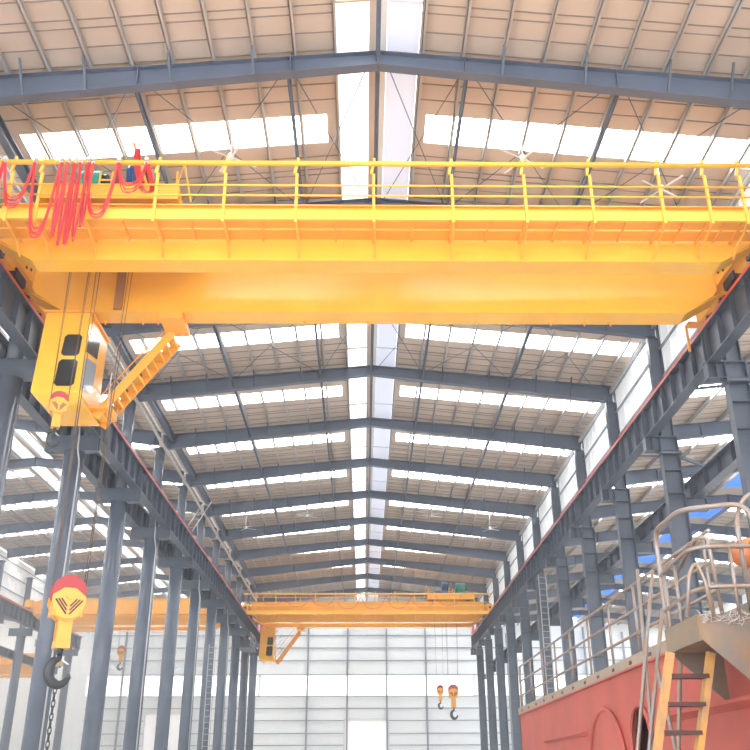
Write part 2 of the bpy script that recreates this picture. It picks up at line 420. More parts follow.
# white downpipes clipped to some left columns
for k in (6, 8, 10, 12):
    bm = nb(); x, y = XL+.2, F[k]-.3
    tube(bm, rpts([(x-.1, y+.05, 12.9), (x+.02, y-.12, 12.1), (x+.02, y-.12, 11.6), (x+.12, y-.06, 11.2), (x+.12, y-.06, .1)], .2), .028, 8)
    tag(obj('downpipe', bm, M['conduit']), f"pale downpipe running down the left round column, {ORD[(k-6)//2]} from the camera", 'pipe', 'pale downpipes')

# ---------------------------------------------------------------- crane runway girders, one per bay
def girder_proto(depth, nst, name='runway_girder'):
    t = thing(name, '', 'crane girder', (0,0,0), 'runway')
    bm = nb(); isec(bm, (0, .01, 0), (0, 5.99, 0), depth, .34, .03, .016); obj('girder_beam', bm, M['steel'], t)
    for i in range(nst):
        y = .12+(5.76)*i/(nst-1)
        bm = nb(); box(bm, -.15, -.008, y-.01, y+.01, -depth+.03, -.03); box(bm, .008, .15, y-.01, y+.01, -depth+.03, -.03); obj('stiffener', bm, M['steel'], t)
    return t
gp = girder_proto(1.02, 7); gp2 = girder_proto(.62, 6)
def line(proto, x, ztop, ks, where, used=[]):
    for n, k in enumerate(ks):
        lab = f"{ORD[n]} steel runway girder {where}, counted from near"; g = f"runway girders {where}"
        if proto in used: o = dup(proto, (x, F[k], ztop), lab, g)
        else: used.append(proto); o = proto; o.location = (x, F[k], ztop); o['label'] = lab; o['group'] = g
GX = (9.72, -9.10)
line(gp, GX[0], RT-.05, range(3, 15), 'over the right columns'); line(gp, GX[1], RT-.05, range(3, 15), 'over the round columns, main hall side')
line(gp, -10.45, RT-.05, range(4, 15), 'over the round columns, left hall side')
line(gp, -25.2, RT-.05, range(10, 15), 'on the far side of the left hall')
line(gp2, 11.0, 10.7, range(4, 15), 'of the lower right hall, behind the right columns')
line(gp2, 28.6, 10.7, range(6, 15), 'along the outer wall of the right hall')
line(gp2, -26.9, 10.7, range(9, 15), 'of the outermost left hall')
for i, (x, z, lab, m) in enumerate(((9.62, RT-.05, 'red conductor bar along the top of the right main runway', 'red'), (-9.0, RT-.05, 'red conductor bar along the top of the left main runway', 'red'),
                     (-25.05, RT-.05, 'red conductor bar on the far runway of the left hall', 'red'),
                     (9.76, RT-.05, 'steel crane rail on the right main runway', 'hookm'), (-9.14, RT-.05, 'steel crane rail on the left main runway', 'hookm'),
                     (-10.45, RT-.05, 'steel crane rail on the left hall runway beside the round columns', 'hookm'), (-25.2, RT-.05, 'steel crane rail on the left hall far runway', 'hookm'),
                     (11.0, 10.7, 'pale crane rail on the lower runway of the right hall', 'purlin'))):
    bm = nb(); w = .058 if m == 'red' else .04; y1 = F[15] if x > -20 else F[15]
    y0 = F[10] if x < -20 else F[3]
    box(bm, x-w, x+w, y0+.05, y1, z, z+(.10 if m == 'red' else .12))
    tag(obj('conductor_bar' if m == 'red' else 'crane_rail', bm, M[m]), lab, 'rail')
# runway end stops
for x, sd in ((9.76, 'right'), (-9.14, 'left')):
    bm = nb(); box(bm, x-.1, x+.1, F[15]-.45, F[15]-.25, RT+.08, RT+.9); box(bm, x-.12, x+.12, F[15]-.3, F[15]-.05, RT+.08, RT+.4); box(bm, x-.07, x+.07, F[15]-.6, F[15]-.45, RT+.5, RT+.7)
    tag(obj('end_stop', bm, M['red'], None), f"red buffer stop at the far end of the {sd} runway", 'end stop')

# ---------------------------------------------------------------- overhead travelling crane
def cable_loop(bm, x0, x1, zb, y=0, ztop=14.66, r=.013, n=14, sag=1):
    pts = []
    for i in range(n+1):
        t = i/n; u = abs(2*t-1)
        pts.append((x0+(x1-x0)*(.5+.5*math.copysign(1, 2*t-1)*(u**.75)), y+.03*math.sin(6*t), zb+(ztop-zb)*(u**2.4)))
    tube(bm, pts, r, 5)
def crane(dy, label, xl, xr, posts, loops, simple=False, bottom=12.8, mats=None, ntr=True):
    Yl = M['yellow']; YR = M['yellow2']; OR = M['orange']
    t = thing('overhead_crane', label, 'overhead crane', (0, dy, 0))
    top = 14.3; el, er = xl+.35, xr-.35                   # where the webs end
    fl, fr = xl+1.3, xr-1.3                               # where the flat underside ends
    for (ya, yb) in ((18.22, 18.78), (20.78, 21.44)):
        g = None
        bm = nb()
        prof = [(el, 13.5), (el+.12, 13.32), (fl, bottom), (fr, bottom), (er-.12, 13.32), (er, 13.5), (er, top), (el, top)]
        prism(bm, prof, 'y', ya+.05, yb-.05)
        g = obj('main_girder', bm, Yl, t)
        bm = nb()
        for a, b in (((el, 13.34), (fl, bottom)), ((fl, bottom), (fr, bottom)), ((fr, bottom), (er, 13.34))):
            prism(bm, [a, b, (b[0], b[1]-.03), (a[0], a[1]-.03)], 'y', ya, yb)
        obj('bottom_flange', bm, Yl, g)
        bm = nb(); box(bm, el, er, ya-.04, yb+.04, top, top+.03); obj('top_flange', bm, Yl, g)
        bm = nb(); box(bm, el, er, (ya+yb)/2-.03, (ya+yb)/2+.03, top+.03, top+.09); obj('trolley_rail', bm, M['hookm'], g)
    # end carriages with wheels
    for s, x in ((-1, xl), (1, xr)):
        bm = nb(); prism(bm, [(17.5, 13.55), (17.7, 13.5), (22.6, 13.5), (22.8, 13.55), (22.8, 14.0), (22.4, 14.15), (17.9, 14.15), (17.5, 14.0)], 'x', x-.2, x+.2)
        e = obj('end_carriage', bm, Yl, t)
        for y in (18.0, 19.0, 21.3, 22.3):
            bm = nb(); tube(bm, [(x-.07, y, 13.55), (x+.07, y, 13.55)], .22, 20); tube(bm, [(x-.12, y, 13.55), (x+.12, y, 13.55)], .09, 12); obj('wheel', bm, M['black'], e)
        for ya in (18.45, 19.95):
            bm = nb(); box(bm, min(x-s*.24, x-s*.02), max(x-s*.24, x-s*.02), ya, ya+.7, 13.36, 13.6); obj('gap_shade_block', bm, M['black'], e)  # black box standing in for the dark gap between carriage and rail
        for y0, y1 in ((18.78, 20.78),):                   # gusset between the girders with bolt holes
            bm = nb(); prism(bm, [(y0, 13.62), (y1, 13.62), (y1, 14.2), (y0, 14.2)], 'x', x-s*.36, x-s*.33)
            gg = obj('gusset_plate', bm, Yl, e)
            for yy, zz in ((19.1, 13.75), (19.1, 13.98), (19.4, 13.86), (20.2, 13.75), (20.2, 13.98), (20.5, 13.86)):
                bm = nb(); tube(bm, [(x-s*.37, yy, zz), (x-s*.395, yy, zz)], .045, 8); obj('bolt', bm, M['black'], gg)
        for y in (17.42, 22.88):
            bm = nb(); tube(bm, [(x, y-.1, 13.75), (x, y+.1, 13.75)], .09, 12); obj('buffer', bm, M['black'], e)
        bm = nb(); box(bm, x-s*.45-.03, x-s*.45+.03, 23.0, 23.06, 12.75, 13.5); box(bm, x-s*.45-.03, x-s*.05, 22.75, 23.06, 13.5, 13.56); obj('collector_arm', bm, OR, e)
    if simple: return t
    # walkway on the near side: deck, edge channel, curved brackets, handrail
    bm = nb(); box(bm, xl+.1, xr-.1, 17.2, 17.72, 13.34, 13.37); box(bm, xl+.1, xr-.1, 17.80, 18.2, 13.34, 13.37)
    w = obj('walkway_deck', bm, OR, t)
    bm = nb(); box(bm, xl+.1, xr-.1, 17.17, 17.2, 13.22, 13.48); box(bm, xl+.1, xr-.1, 17.2, 17.25, 13.22, 13.24); obj('edge_channel', bm, YR, w)
    for x in posts:
        bm = nb(); box(bm, x-.03, x+.03, 17.11, 17.17, 13.12, 14.45)
        bar(bm, (x-.03, 17.14, 14.45), (x+.02, 17.14, 14.70), .05, .06, (1,0,0)); box(bm, x-.02, x+.04, 17.11, 17.17, 14.74, 14.9)
        obj('rail_post', bm, YR, t)
        bm = nb(); tube(bm, rpts([(x, 17.2, 13.2), (x+.03, 17.5, 13.1), (x+.03, 17.95, 13.05), (x+.02, 18.24, 12.86)], .2), .028, 6)
        bar(bm, (x, 17.2, 13.335), (x, 18.25, 13.335), .05, .06); obj('walkway_bracket', bm, OR, t)
    for a, b in zip(posts, posts[1:]):
        bm = nb(); x = (a+b)/2; bar(bm, (x, 17.2, 13.335), (x, 18.2, 13.335), .04, .05); obj('deck_bearer', bm, OR, t)
    for z, r, nm in ((14.72, .062, 'top_rail'), (14.10, .024, 'mid_rail'), (13.82, .024, 'mid_rail')):
        bm = nb(); tube(bm, [(xl-.1, 17.1, z), (xr+.1, 17.1, z)], r, 10); obj(nm, bm, YR, t)
    # handrail of the far girder
    bm = nb(); box(bm, xl+.1, xr-.1, 21.5, 22.2, 14.28, 14.31); obj('rear_walkway', bm, OR, t)
    for x in posts[::2]:
        bm = nb(); box(bm, x-.025, x+.025, 22.15, 22.2, 14.3, 15.4); obj('rail_post', bm, YR, t)
    bm = nb(); tube(bm, [(xl+.1, 22.17, 15.4), (xr-.1, 22.17, 15.4)], .025, 8); obj('rear_rail', bm, YR, t)
    for i, (x0, x1, zb, n) in enumerate(loops):
        bm = nb()
        for j in range(n+(3 if n > 1 else 0)):
            cable_loop(bm, x0+random.uniform(-.03, .03), x1+random.uniform(-.03, .03), zb+random.uniform(-.16, .14), 17.02-.02*(j % 3)+random.uniform(-.03, .02), ztop=14.62, r=.013 if n > 1 else .02)
        obj('festoon_cable', bm, M['cable'], t)
        bm = nb(); box(bm, x1-.04, x1+.04, 17.0, 17.08, 14.6, 14.68); tube(bm, [(x1, 16.98, 14.76), (x1, 17.2, 14.76)], .05, 10); obj('cable_hanger', bm, M['purlin'], t)
    return t
PN = [-8.14, -7.46, -6.36, -4.79, -3.22, -1.57, .21, 2.02, 3.7, 5.24, 6.85, 7.93, 8.75]
CL, CR = -9.14, 9.76
loops = [(-8.75, -8.32, 13.5, 5), (-8.3, -7.62, 13.52, 5), (-7.62, -7.02, 12.75, 5), (-7.0, -6.86, 12.75, 5), (-6.85, -6.70, 12.55, 5), (-6.7, -6.56, 12.5, 5),
         (-6.56, -6.40, 12.62, 5), (-6.42, -6.28, 13.0, 4), (-6.36, -5.70, 13.25, 4), (-5.68, -5.06, 13.95, 4)]
near = crane(0, 'large yellow double-girder overhead crane spanning the hall close to the camera', CL, CR, PN, loops)
PN2 = [-8.3+1.53*i for i in range(12)]
sw = [(-8.0+1.94*i, -8.0+1.94*(i+1), 13.75, 1) for i in range(8)]
far = crane(53.2, 'yellow double-girder overhead crane at the far end of the hall, before the back wall', CL, CR, PN2, sw)

def cab(parent, y0):
    Yl = M['yellow']
    bm = nb()
    # hexahedral cabin: front y0, back y0+1.75; the lower front leans back
    xl, xr = -8.38, -7.07; yb = y0+1.75
    prof_top, zc, zb = 12.62, 10.40, 10.14
    v = {}
    def V(n, p): v[n] = bm.verts.new(p)
    V('a', (-8.2, y0, prof_top)); V('b', (xr, y0, prof_top)); V('c', (xr, yb, prof_top)); V('d', (-8.2, yb, prof_top))
    V('e', (xl+.1, y0, zc)); V('f', (xr, y0, zc)); V('g', (xr, yb, zc)); V('h', (xl+.1, yb, zc))
    V('i', (-8.0, y0+.3, zb)); V('j', (xr+.10, y0+.2, zb)); V('k', (xr+.10, yb, zb)); V('l', (-8.0, yb, zb))
    for f in ('abcd', 'aefb', 'bfgc', 'cghd', 'dhea', 'eijf', 'fjkg', 'gklh', 'hlie', 'lkji'): bm.faces.new([v[c] for c in f])
    c = obj('operator_cab', bm, Yl, parent, bev=.03)
    bm = nb(); box(bm, -8.25, xr+.06, y0-.05, yb+.05, prof_top, prof_top+.05); obj('cab_roof', bm, M['orange'], c)
    def pane(x0, x1, z0, z1, m):
        k = .07; sk = .06*(1 if True else 0)
        P = [(x0+k-sk*0, z0), (x1-k, z0), (x1, z0+k), (x1+.02, z1-k), (x1-k+.02, z1), (x0+k+.04, z1), (x0+.04, z1-k), (x0, z0+k)]
        bm = nb(); prism(bm, P, 'y', y0-.012, y0+.01); obj('window_pane', bm, m, c)
    pane(-7.66, -7.20, 11.38, 11.98, M['glass']); pane(-7.72, -7.22, 10.55, 11.28, M['glass'])
    def spane(P, m):
        bm = nb(); prism(bm, P, 'x', xr-.01, xr+.014); obj('window_pane', bm, m, c)
    spane([(y0+.12, 11.55), (y0+1.0, 11.75), (y0+1.05, 12.3), (y0+.9, 12.4), (y0+.2, 12.12), (y0+.12, 12.0)], M['glass'])
    spane([(y0+.1, 10.6), (y0+.2, 10.52), (y0+.95, 10.75), (y0+1.02, 11.6), (y0+.2, 11.42), (y0+.1, 11.3)], M['glassl'])
    # hangers up to the girder
    bm = nb()
    for x in (-8.1, -7.3):
        for y in (y0+.4, y0+.8): box(bm, x-.05, x+.05, y-.05, y+.05, 12.6, 12.85)
    obj('cab_hanger', bm, M['orange'], c)
    # railed landing and stair rising to the girder
    bm = nb(); box(bm, xr+.02, xr+.5, yb-.9, yb+.05, 10.30, 10.36); obj('cab_landing', bm, M['orange'], c)
    st = thing_part('access_stair', parent)
    A, B = Vector((-6.95, yb-.25, 10.15)), Vector((-5.15, yb-.25, 12.62))
    for j, yo in enumerate((-.42, .3)):
        bm = nb(); cbar(bm, A+Vector((0,yo,0)), B+Vector((0,yo,0)), .03, .24); obj('stringer', bm, M['orange'], st)
    n = 11
    for i in range(n):
        p = A+(B-A)*((i+.5)/n); bm = nb(); box(bm, p.x-.11, p.x+.11, p.y-.40, p.y+.28, p.z-.015, p.z+.015); box(bm, p.x+.09, p.x+.11, p.y-.40, p.y+.28, p.z-.07, p.z-.015)
        obj('tread', bm, M['yellow2'], st)
    for yo in (.3,):
        bm = nb(); U = Vector((-.5, 0, .42)); tube(bm, [A+Vector((0,yo,0))+U, B+Vector((0,yo,0))+U*.9], .02, 6)
        tube(bm, [A+Vector((0,yo,0))+U*.6, B+Vector((0,yo,0))+U*.5], .014, 6)
        for i in range(5):
            p = A+(B-A)*(i/4)+Vector((0,yo,0)); tube(bm, [p, p+U], .014, 6)
        obj('stair_rail', bm, M['orange'], st)
    bm = nb()
    for (x, y) in ((xr+.48, yb-.88), (xr+.48, yb)): tube(bm, [(x, y, 10.3), (x, y, 11.3)], .018, 6)
    for z in (10.8, 11.3): tube(bm, [(xr+.48, yb-.88, z), (xr+.48, yb, z)], .018, 6)
    for i in range(5): tube(bm, [(xr+.1, yb, 10.4+.4*i), (xr+.5, yb-.5, 10.8+.4*i)], .014, 6)
    obj('landing_rail', bm, M['purlin'], c)
    bm = nb(); box(bm, -5.35, -4.75, 20.8, 21.9, 12.60, 12.78); obj('stair_platform', bm, M['orange'], parent)
def thing_part(name, parent):
    o = bpy.data.objects.new(name, None); COL.objects.link(o); o.parent = parent; return o
cab(near, 20.55); cab(far, 20.55)
# rope anchors and small lugs under the far girder
for o_, in ((near,),):
    for x in (-6.9, -5.9, -5.5, -1.6, .1, 3.0, 5.0, 5.9, 6.6):
        bm = nb(); prism(bm, [(x-.04, 12.77), (x+.04, 12.77), (x, 12.66)], 'y', 21.3, 21.36); obj('lug', bm, M['orange'], o_)
    bm = nb(); box(bm, -6.55, -6.33, 20.70, 20.76, 12.82, 14.25); obj('perforated_trunking', bm, M['trunk'], o_)

# ---------------------------------------------------------------- hoist trolleys
def trolley(x0, x1, dy, label, mirror=False):
    t = thing('hoist_trolley', label, 'hoist trolley', ((x0+x1)/2, 19.85+dy, 14.4)); w = (x1-x0)/2
    def b(nm, bm, m, p=t): return obj(nm, bm, m, p)
    bm = nb(); box(bm, -w, w, -1.62, -1.38, .12, .52); box(bm, -w, w, 1.3, 1.5, .12, .5); box(bm, -w, -w+.2, -1.4, 1.4, .12, .45); box(bm, w-.2, w, -1.4, 1.4, .12, .45); box(bm, -w, w, -1.42, 1.3, .40, .44)
    b('trolley_frame', bm, M['yellow'])
    for s in (-1, 1):
        for y in (-1.35, 1.26):
            bm = nb(); tube(bm, [(s*(w-.5), y-.06, .19), (s*(w-.5), y+.06, .19)], .2, 16); b('wheel', bm, M['black'])
    m = -1 if mirror else 1
    for (cx, cy, L, r, mm, nm) in ((-.85, -.7, .75, .33, 'green', 'hoist_motor'), (.45, -.9, .4, .36, 'blue', 'travel_motor'), (.1, .9, .6, .3, 'green', 'hoist_motor')):
        bm = nb(); tube(bm, [(m*cx-L/2, cy, 1.2), (m*cx+L/2, cy, 1.2)], r, 18)
        for k in range(6): tube(bm, [(m*cx-L/2+.08+L*.14*k, cy, 1.2), (m*cx-L/2+.10+L*.14*k, cy, 1.2)], r+.025, 18)
        box(bm, m*cx-.2, m*cx+.2, cy-.2, cy+.2, .44, 1.0); mo = b(nm, bm, M[mm])
        bm = nb(); tube(bm, [(m*cx+L/2, cy, 1.2), (m*cx+L/2+.12, cy, 1.2)], r*.8, 14); obj('fan_cover', bm, M['black'], mo)
    bm = nb(); tube(bm, [(m*-1.1, .15, .85), (m*1.2, .15, .85)], .32, 22)
    for k in range(16): tube(bm, [(m*-1.0+m*.13*k, .15, .85), (m*(-.95)+m*.13*k, .15, .85)], .335, 18)
    b('rope_drum', bm, M['hookm'])
    bm = nb(); tube(bm, [(m*-.1, -.8, 1.15), (m*-.04, -.8, 1.15)], .38, 20); box(bm, m*-.07-.1, m*-.07+.1, -1.0, -.6, .44, 1.0); b('brake_disc', bm, M['sheave'])
    bm = nb(); box(bm, m*1.0-.2, m*1.0+.25, .5, 1.0, .44, .95); b('gearbox', bm, M['blue'])
    # frame posts and cable arm at the crane-side end
    if not mirror: bm = nb(); cbar(bm, (m*(w-1.25), -1.55, 1.8), (m*(w-.72), -1.6, .3), .07, .16, (0,1,0)); b('cable_arm', bm, M['orange'])
    for pp in ([(w-2.0, .5), (w-2.0, 1.0)], [(w-1.7, .5), (w-1.7, 1.0)], [(w-2.0, .75), (w-1.7, .75)], [(w-.1, .5), (w-.1, 1.0)], [(w-.1, .5), (w+.05, 1.25), (w+.3, .1)]):
        bm = nb(); tube(bm, [(m*a, -1.5, c) for a, c in pp], .024, 6); b('frame_bar', bm, M['yellow2'])
    bm = nb()
    for k in range(4): tube(bm, [(-w+.3+k*.6, 1.45, .5), (-w+.3+k*.6, 1.45, 1.3)], .02, 6)
    tube(bm, [(-w+.3, 1.45, 1.3), (-w+2.1, 1.45, 1.3)], .02, 6); b('guard_rail', bm, M['yellow2'])
    return t
trolley(-7.95, -4.55, 0, 'yellow hoist trolley with motors on the near crane, left end')
trolley(5.0, 8.7, 53.2, 'small yellow hoist trolley with green motors on the far crane, right end', True)
# slack red cable hung over the trolley's raised arm
bm = nb()
for j in range(5):
    o = .02*j
    tube(bm, rpts([(-5.06+o, 17.0, 14.6), (-4.95+o, 17.4, 14.1), (-5.4+o, 17.9, 14.5), (-5.72+o, 18.1, 15.6), (-5.70+o, 18.22, 16.1), (-5.62+o, 18.2, 15.3), (-5.45+o, 18.1, 14.9)], .3), .02, 5)
obj('festoon_cable', bm, M['cable'], near)

# ---------------------------------------------------------------- hook blocks hanging on ropes
def hook_block(x, y, z, sc, label, ztop, nrope=6, spread=.5, rot=0, marks=True):
    t = thing('hook_block', label, 'crane hook', (x, y, z)); t.scale = (sc,)*3; t.rotation_euler = (0, 0, rot)
    R = .335
    bm = nb(); 
    for yy in (-.15, -.05, .05, .15):
        tube(bm, [(0, yy-.035, .2), (0, yy+.035, .2)], R, 28)
    tube(bm, [(0, -.2, .12), (0, .2, .12)], .07, 12)
    obj('sheave', bm, M['sheave'], t)
    for s in (-1, 1):                                     # side cheeks: rounded yellow plates
        P = [(-.33, .10), (-.34, -.05), (-.22, -.30), (-.08, -.36), (.08, -.36), (.22, -.30), (.34, -.05), (.33, .10), (.12, .26), (-.12, .26)]
        bm = nb(); prism(bm, P, 'y', s*.2, s*.235); ch = obj('cheek_plate', bm, M['hooky'], t, bev=.008)
        bm = nb(); tube(bm, [(0, s*.235, .1), (0, s*.26, .1)], .065, 14); obj('axle_cap', bm, M['hooky'], ch)
        if marks:
            bm = nb()
            yy = s*.24
            for k in range(3):
                o = .075*k
                for sx in (-1, 1):
                    a = (sx*(.27-o*.75), yy, .02+.012*k); bq = (sx*(.03), yy, -.27+o*1.05)
                    cbar(bm, a, bq, .006, .03, (0,0,1))
            obj('warning_stripe', bm, M['black'], ch)
    bm = nb(); box(bm, -.3, .3, -.2, .2, -.30, -.12); tube(bm, [(0,-.2,-.1),(0,.2,-.1)], .30, 24); obj('block_body', bm, M['hooky'], t)
    bm = nb()
    for s in (-1, 1): box(bm, -.14, .14, s*.13-.02, s*.13+.02, -.92, -.3)
    box(bm, -.15, .15, -.16, .16, -.92, -.78); tube(bm, [(0,-.18,-.75),(0,.18,-.75)], .05, 12)
    obj('crosshead', bm, M['hooky'], t)
    bm = nb()                                             # forged hook
    tube(bm, [(0,0,-.78), (0,0,-1.02)], .06, 14)
    pts = [(0,0,-1.0)]
    for a in range(0, 19):
        an = math.radians(100+a*14); rr = .21
        pts.append((rr*math.cos(an)+.03, 0, -1.36+rr*1.2*math.sin(an)))
    rad = [.055]+[.055+.05*math.sin(math.pi*min(1, (i+1)/17)) for i in range(18)]+[.02]
    vtube(bm, pts, rad)
    h = obj('hook', bm, M['hookm'], t)
    bm = nb(); bar(bm, (-.06, 0, -1.05), (.2, 0, -1.2), .05, .03); obj('safety_latch', bm, M['purlin'], h)
    for i in range(nrope):
        s = -1 if i % 2 else 1; k = i//2
        bm = nb(); yy = -.15+.1*(i % 4); xx = s*.31
        tube(bm, [(xx, yy, .12), (xx*(.9)+ (s*spread*.2+.05*k), yy, (ztop-z)/sc)], .007/sc, 6); obj('wire_rope', bm, M['rope'], t)
    return t
hook_block(-6.42, 19.8, 5.12, 1.05, 'big yellow main hook block with red sheaves hanging in front of the left columns', 14.81, 8, rot=.5)
hook_block(-7.25, 19.8, 9.72, .62, 'small yellow auxiliary hook block hanging in front of the operator cab', 14.81, 6, rot=.45)
hook_block(6.9, 73.0, 7.7, 1.15, 'yellow main hook block of the far crane, right one of the pair', 14.81, 6)
hook_block(5.9, 73.0, 7.85, .8, 'smaller yellow hook block of the far crane, left one of the pair', 14.81, 4)
hook_block(-18.1, 69.9, 10.4, .8, 'small yellow hook block hanging in the left hall between round columns', 12.3, 4)
# chain sling from the main hook
bm = nb()
for i in range(26):
    z = 3.45-.13*i; a = i % 2
    p = [(-6.42+.035*math.cos(t)*(1 if a else .0), 19.8+.035*math.cos(t)*(0 if a else 1), z+.09*math.sin(t)) for t in (2*math.pi*k/10 for k in range(10))]
    tube(bm, p, .014, 5, closed=True)
tag(obj('chain_sling', bm, M['hookm']), 'dark chain hanging down from the big main hook', 'chain')

# ---------------------------------------------------------------- left hall crane and outer-left crane
def simple_crane(xl, xr, y, z0, z1, label, zr_):
    t = thing('overhead_crane', label, 'overhead crane', (0, y, 0))
    for a, b in ((0, .6), (2.6, 3.2)):
        bm = nb(); prism(bm, [(xl+.2, z0+.75), (xl+1.2, z0), (xr-1.2, z0), (xr-.2, z0+.75), (xr-.2, z1), (xl+.9, z1), (xl+.2, z1-.25)], 'y', a, b); g = obj('main_girder', bm, M['yellow'], t)
        bm = nb(); box(bm, xl+1.2, xr-1.2, a-.1, b+.1, z0-.04, z0); box(bm, xl+.9, xr-.3, a-.06, b+.06, z1, z1+.04); obj('flange', bm, M['yellow'], g)
    for s, x in ((-1, xl), (1, xr)):
        bm = nb(); prism(bm, [(-.9, zr_+.2), (4.1, zr_+.2), (4.1, zr_+.6), (3.8, zr_+.8), (-.6, zr_+.8), (-.9, zr_+.6)], 'x', x-.2, x+.2); e = obj('end_carriage', bm, M['yellow'], t)
        for yy in (-.5, 3.7):
            bm = nb(); tube(bm, [(x-.07, yy, zr_+.23), (x+.07, yy, zr_+.23)], .2, 16); obj('wheel', bm, M['black'], e)
    bm = nb(); box(bm, xl+.5, xr-.5, -.8, -.1, z0+.7, z0+.74)
    obj('walkway_deck', bm, M['orange'], t)
    return t
simple_crane(-25.2, -10.45, 69.6, 12.3, 14.25, 'yellow overhead crane across the left hall, seen between the round columns', RT+.02)
simple_crane(-43.0, -27.0, 80.0, 9.9, 11.5, 'lower yellow overhead crane in the outermost left hall', 10.72)

# ---------------------------------------------------------------- ceiling fans
def fan_build(loc, label):
    t = thing('ceiling_fan', label, 'ceiling fan', loc, 'ceiling fans')
    bm = nb(); tube(bm, [(0,0,.1), (0,0,1.0)], .018, 8); obj('down_rod', bm, M['fan'], t)
    bm = nb(); tube(bm, [(0,0,-.04), (0,0,.1)], .07, 18); obj('motor_hub', bm, M['fan'], t)
    for k in range(4):
        bm = nb(); bar(bm, (.07, 0, .0), (.72, 0, .0), .05, .012, (0,.15,1)); o = obj('blade', bm, M['fan'], t); o.rotation_euler = (0, 0, math.radians(90*k+32))
    return t
fpos = [(-3.46, 18.9, 'above the near crane, left of the ridge'), (4.1, 18.9, 'above the near crane, right of the ridge'), (7.9, 19.7, 'above the near crane, close to the right eave'),
        (-3.46, 53.5, 'in a distant bay, left of the ridge'), (4.14, 53.4, 'in a distant bay, right of the ridge'), (7.9, 55.2, 'in a distant bay, close to the right eave'), (-7.36, 55.0, 'in a distant bay, close to the left eave')]
f0 = None
for x, y, w in fpos:
    lab = f"thin white four-blade ceiling fan {w}"
    z = zt(abs(x-X0))-.98
    if f0 is None: f0 = fan_build((x, y, z), lab)
    else: dup(f0, (x, y, z), lab)

# ---------------------------------------------------------------- red ship hull under construction on the right
HX = 3.4; DZ = 2.94
ship = thing('ship_hull', 'red-primed steel ship hull under construction filling the lower right corner', 'ship hull', (HX, 10, 0))
def L(x, y, z): return (x-HX, y-10, z)
bm = nb(); hx0 = 0
def holed_side(bm):
    # side plate y -2..20.8, with an arched opening at y 11.3..12.1 below z 2.4
    seg = [(-12, .0), (1.30, 0), (1.30, 0)]
y0, y1 = -12.0, 10.8
bm = nb()
box(bm, 0, .03, y0, 1.3, .5, DZ); box(bm, 0, .03, 2.15, y1, .5, DZ); box(bm, 0, .03, 1.3, 2.15, 2.42, DZ)
for k in range(8):                                      # arch over the opening
    a0, a1 = math.pi*k/8, math.pi*(k+1)/8
    c, r = (1.725, 2.0), .425
    p, q = (c[0]-r*math.cos(a0), c[1]+r*math.sin(a0)), (c[0]-r*math.cos(a1), c[1]+r*math.sin(a1))
    prism(bm, [p, q, (q[0], 2.42), (p[0], 2.42)], 'x', 0, .03)
box(bm, 0, .03, 1.3, 2.15, .5, .9)
box(bm, 0, 6.0, y1-.03, y1, .5, DZ); box(bm, .03, 6.0, y0, y1-.03, .5, .53); box(bm, 5.97, 6.0, y0, y1, .5, DZ)
obj('side_plate', bm, M['hull'], ship)
bm = nb(); box(bm, .03, 5.97, y0, y1-.03, DZ-.35, DZ-.32); obj('deck_plate', bm, M['hullcap'], ship)
bm = nb(); box(bm, -.03, .0, y0, y1, DZ-.05, DZ+.06); box(bm, -.03, .12, y0, y1+.02, DZ+.06, DZ+.075); box(bm, -.03, 6.0, y1, y1+.02, DZ-.05, DZ+.06); cp = obj('bulwark_cap', bm, M['hullcap'], ship)
for i in range(16):
    bm = nb(); y = y1-.5-.85*i; box(bm, -.04, -.03, y-.05, y+.05, DZ-.02, DZ+.02); obj('bolt_plate', bm, M['tread'], cp)
bm = nb(); box(bm, -.035, 0, y0, y1, DZ-.075, DZ-.05); obj('rubbing_strip', bm, M['hull'], ship)
bm = nb(); prism(bm, [(-.0, 2.28), (-.09, 2.26), (-.09, 2.24), (0, 2.20)], 'y', 4.6, 7.9); obj('stringer', bm, M['hull'], ship)
bm = nb(); prism(bm, [(-.0, 2.26), (-.12, 2.25), (-.12, 2.22), (0, 2.17)], 'y', y0, .75); obj('stringer', bm, M['hull'], ship)
# raised arched cover plate and the rim of the opening
def arch(c, r, zb, n=14): return [(c-r, zb)]+[(c-r*math.cos(math.pi*k/n), 2.5-r*.85+r*.85*math.sin(math.pi*k/n)) for k in range(n+1)]+[(c+r, zb)]
bm = nb(); prism(bm, arch(3.45, 1.0, .9), 'x', -.02, 0); obj('arched_cover', bm, M['hull'], ship)
bm = nb(); tube(bm, [(-.03, a, b) for a, b in arch(3.45, 1.0, .9)], .025, 6); tube(bm, [(-.03, a-.02, b) for a, b in [(1.3,.9),(1.3,1.9)]+[(1.725-.43*math.cos(math.pi*k/10), 2.0+.43*math.sin(math.pi*k/10)) for k in range(11)]+[(2.15,.9)]], .025, 6); obj('hatch_rim', bm, M['hull'], ship)
# keel blocks
for i, y in enumerate((-8, -3, 2, 7)):
    bm = nb(); box(bm, 3.6, 9.2, 10+y-.25, 10+y+.25, 0, .5); tag(obj('support_block', bm, M['plate']), f"timber block under the ship hull, {ORD[i]} from the near end", 'block', 'blocks under the hull')
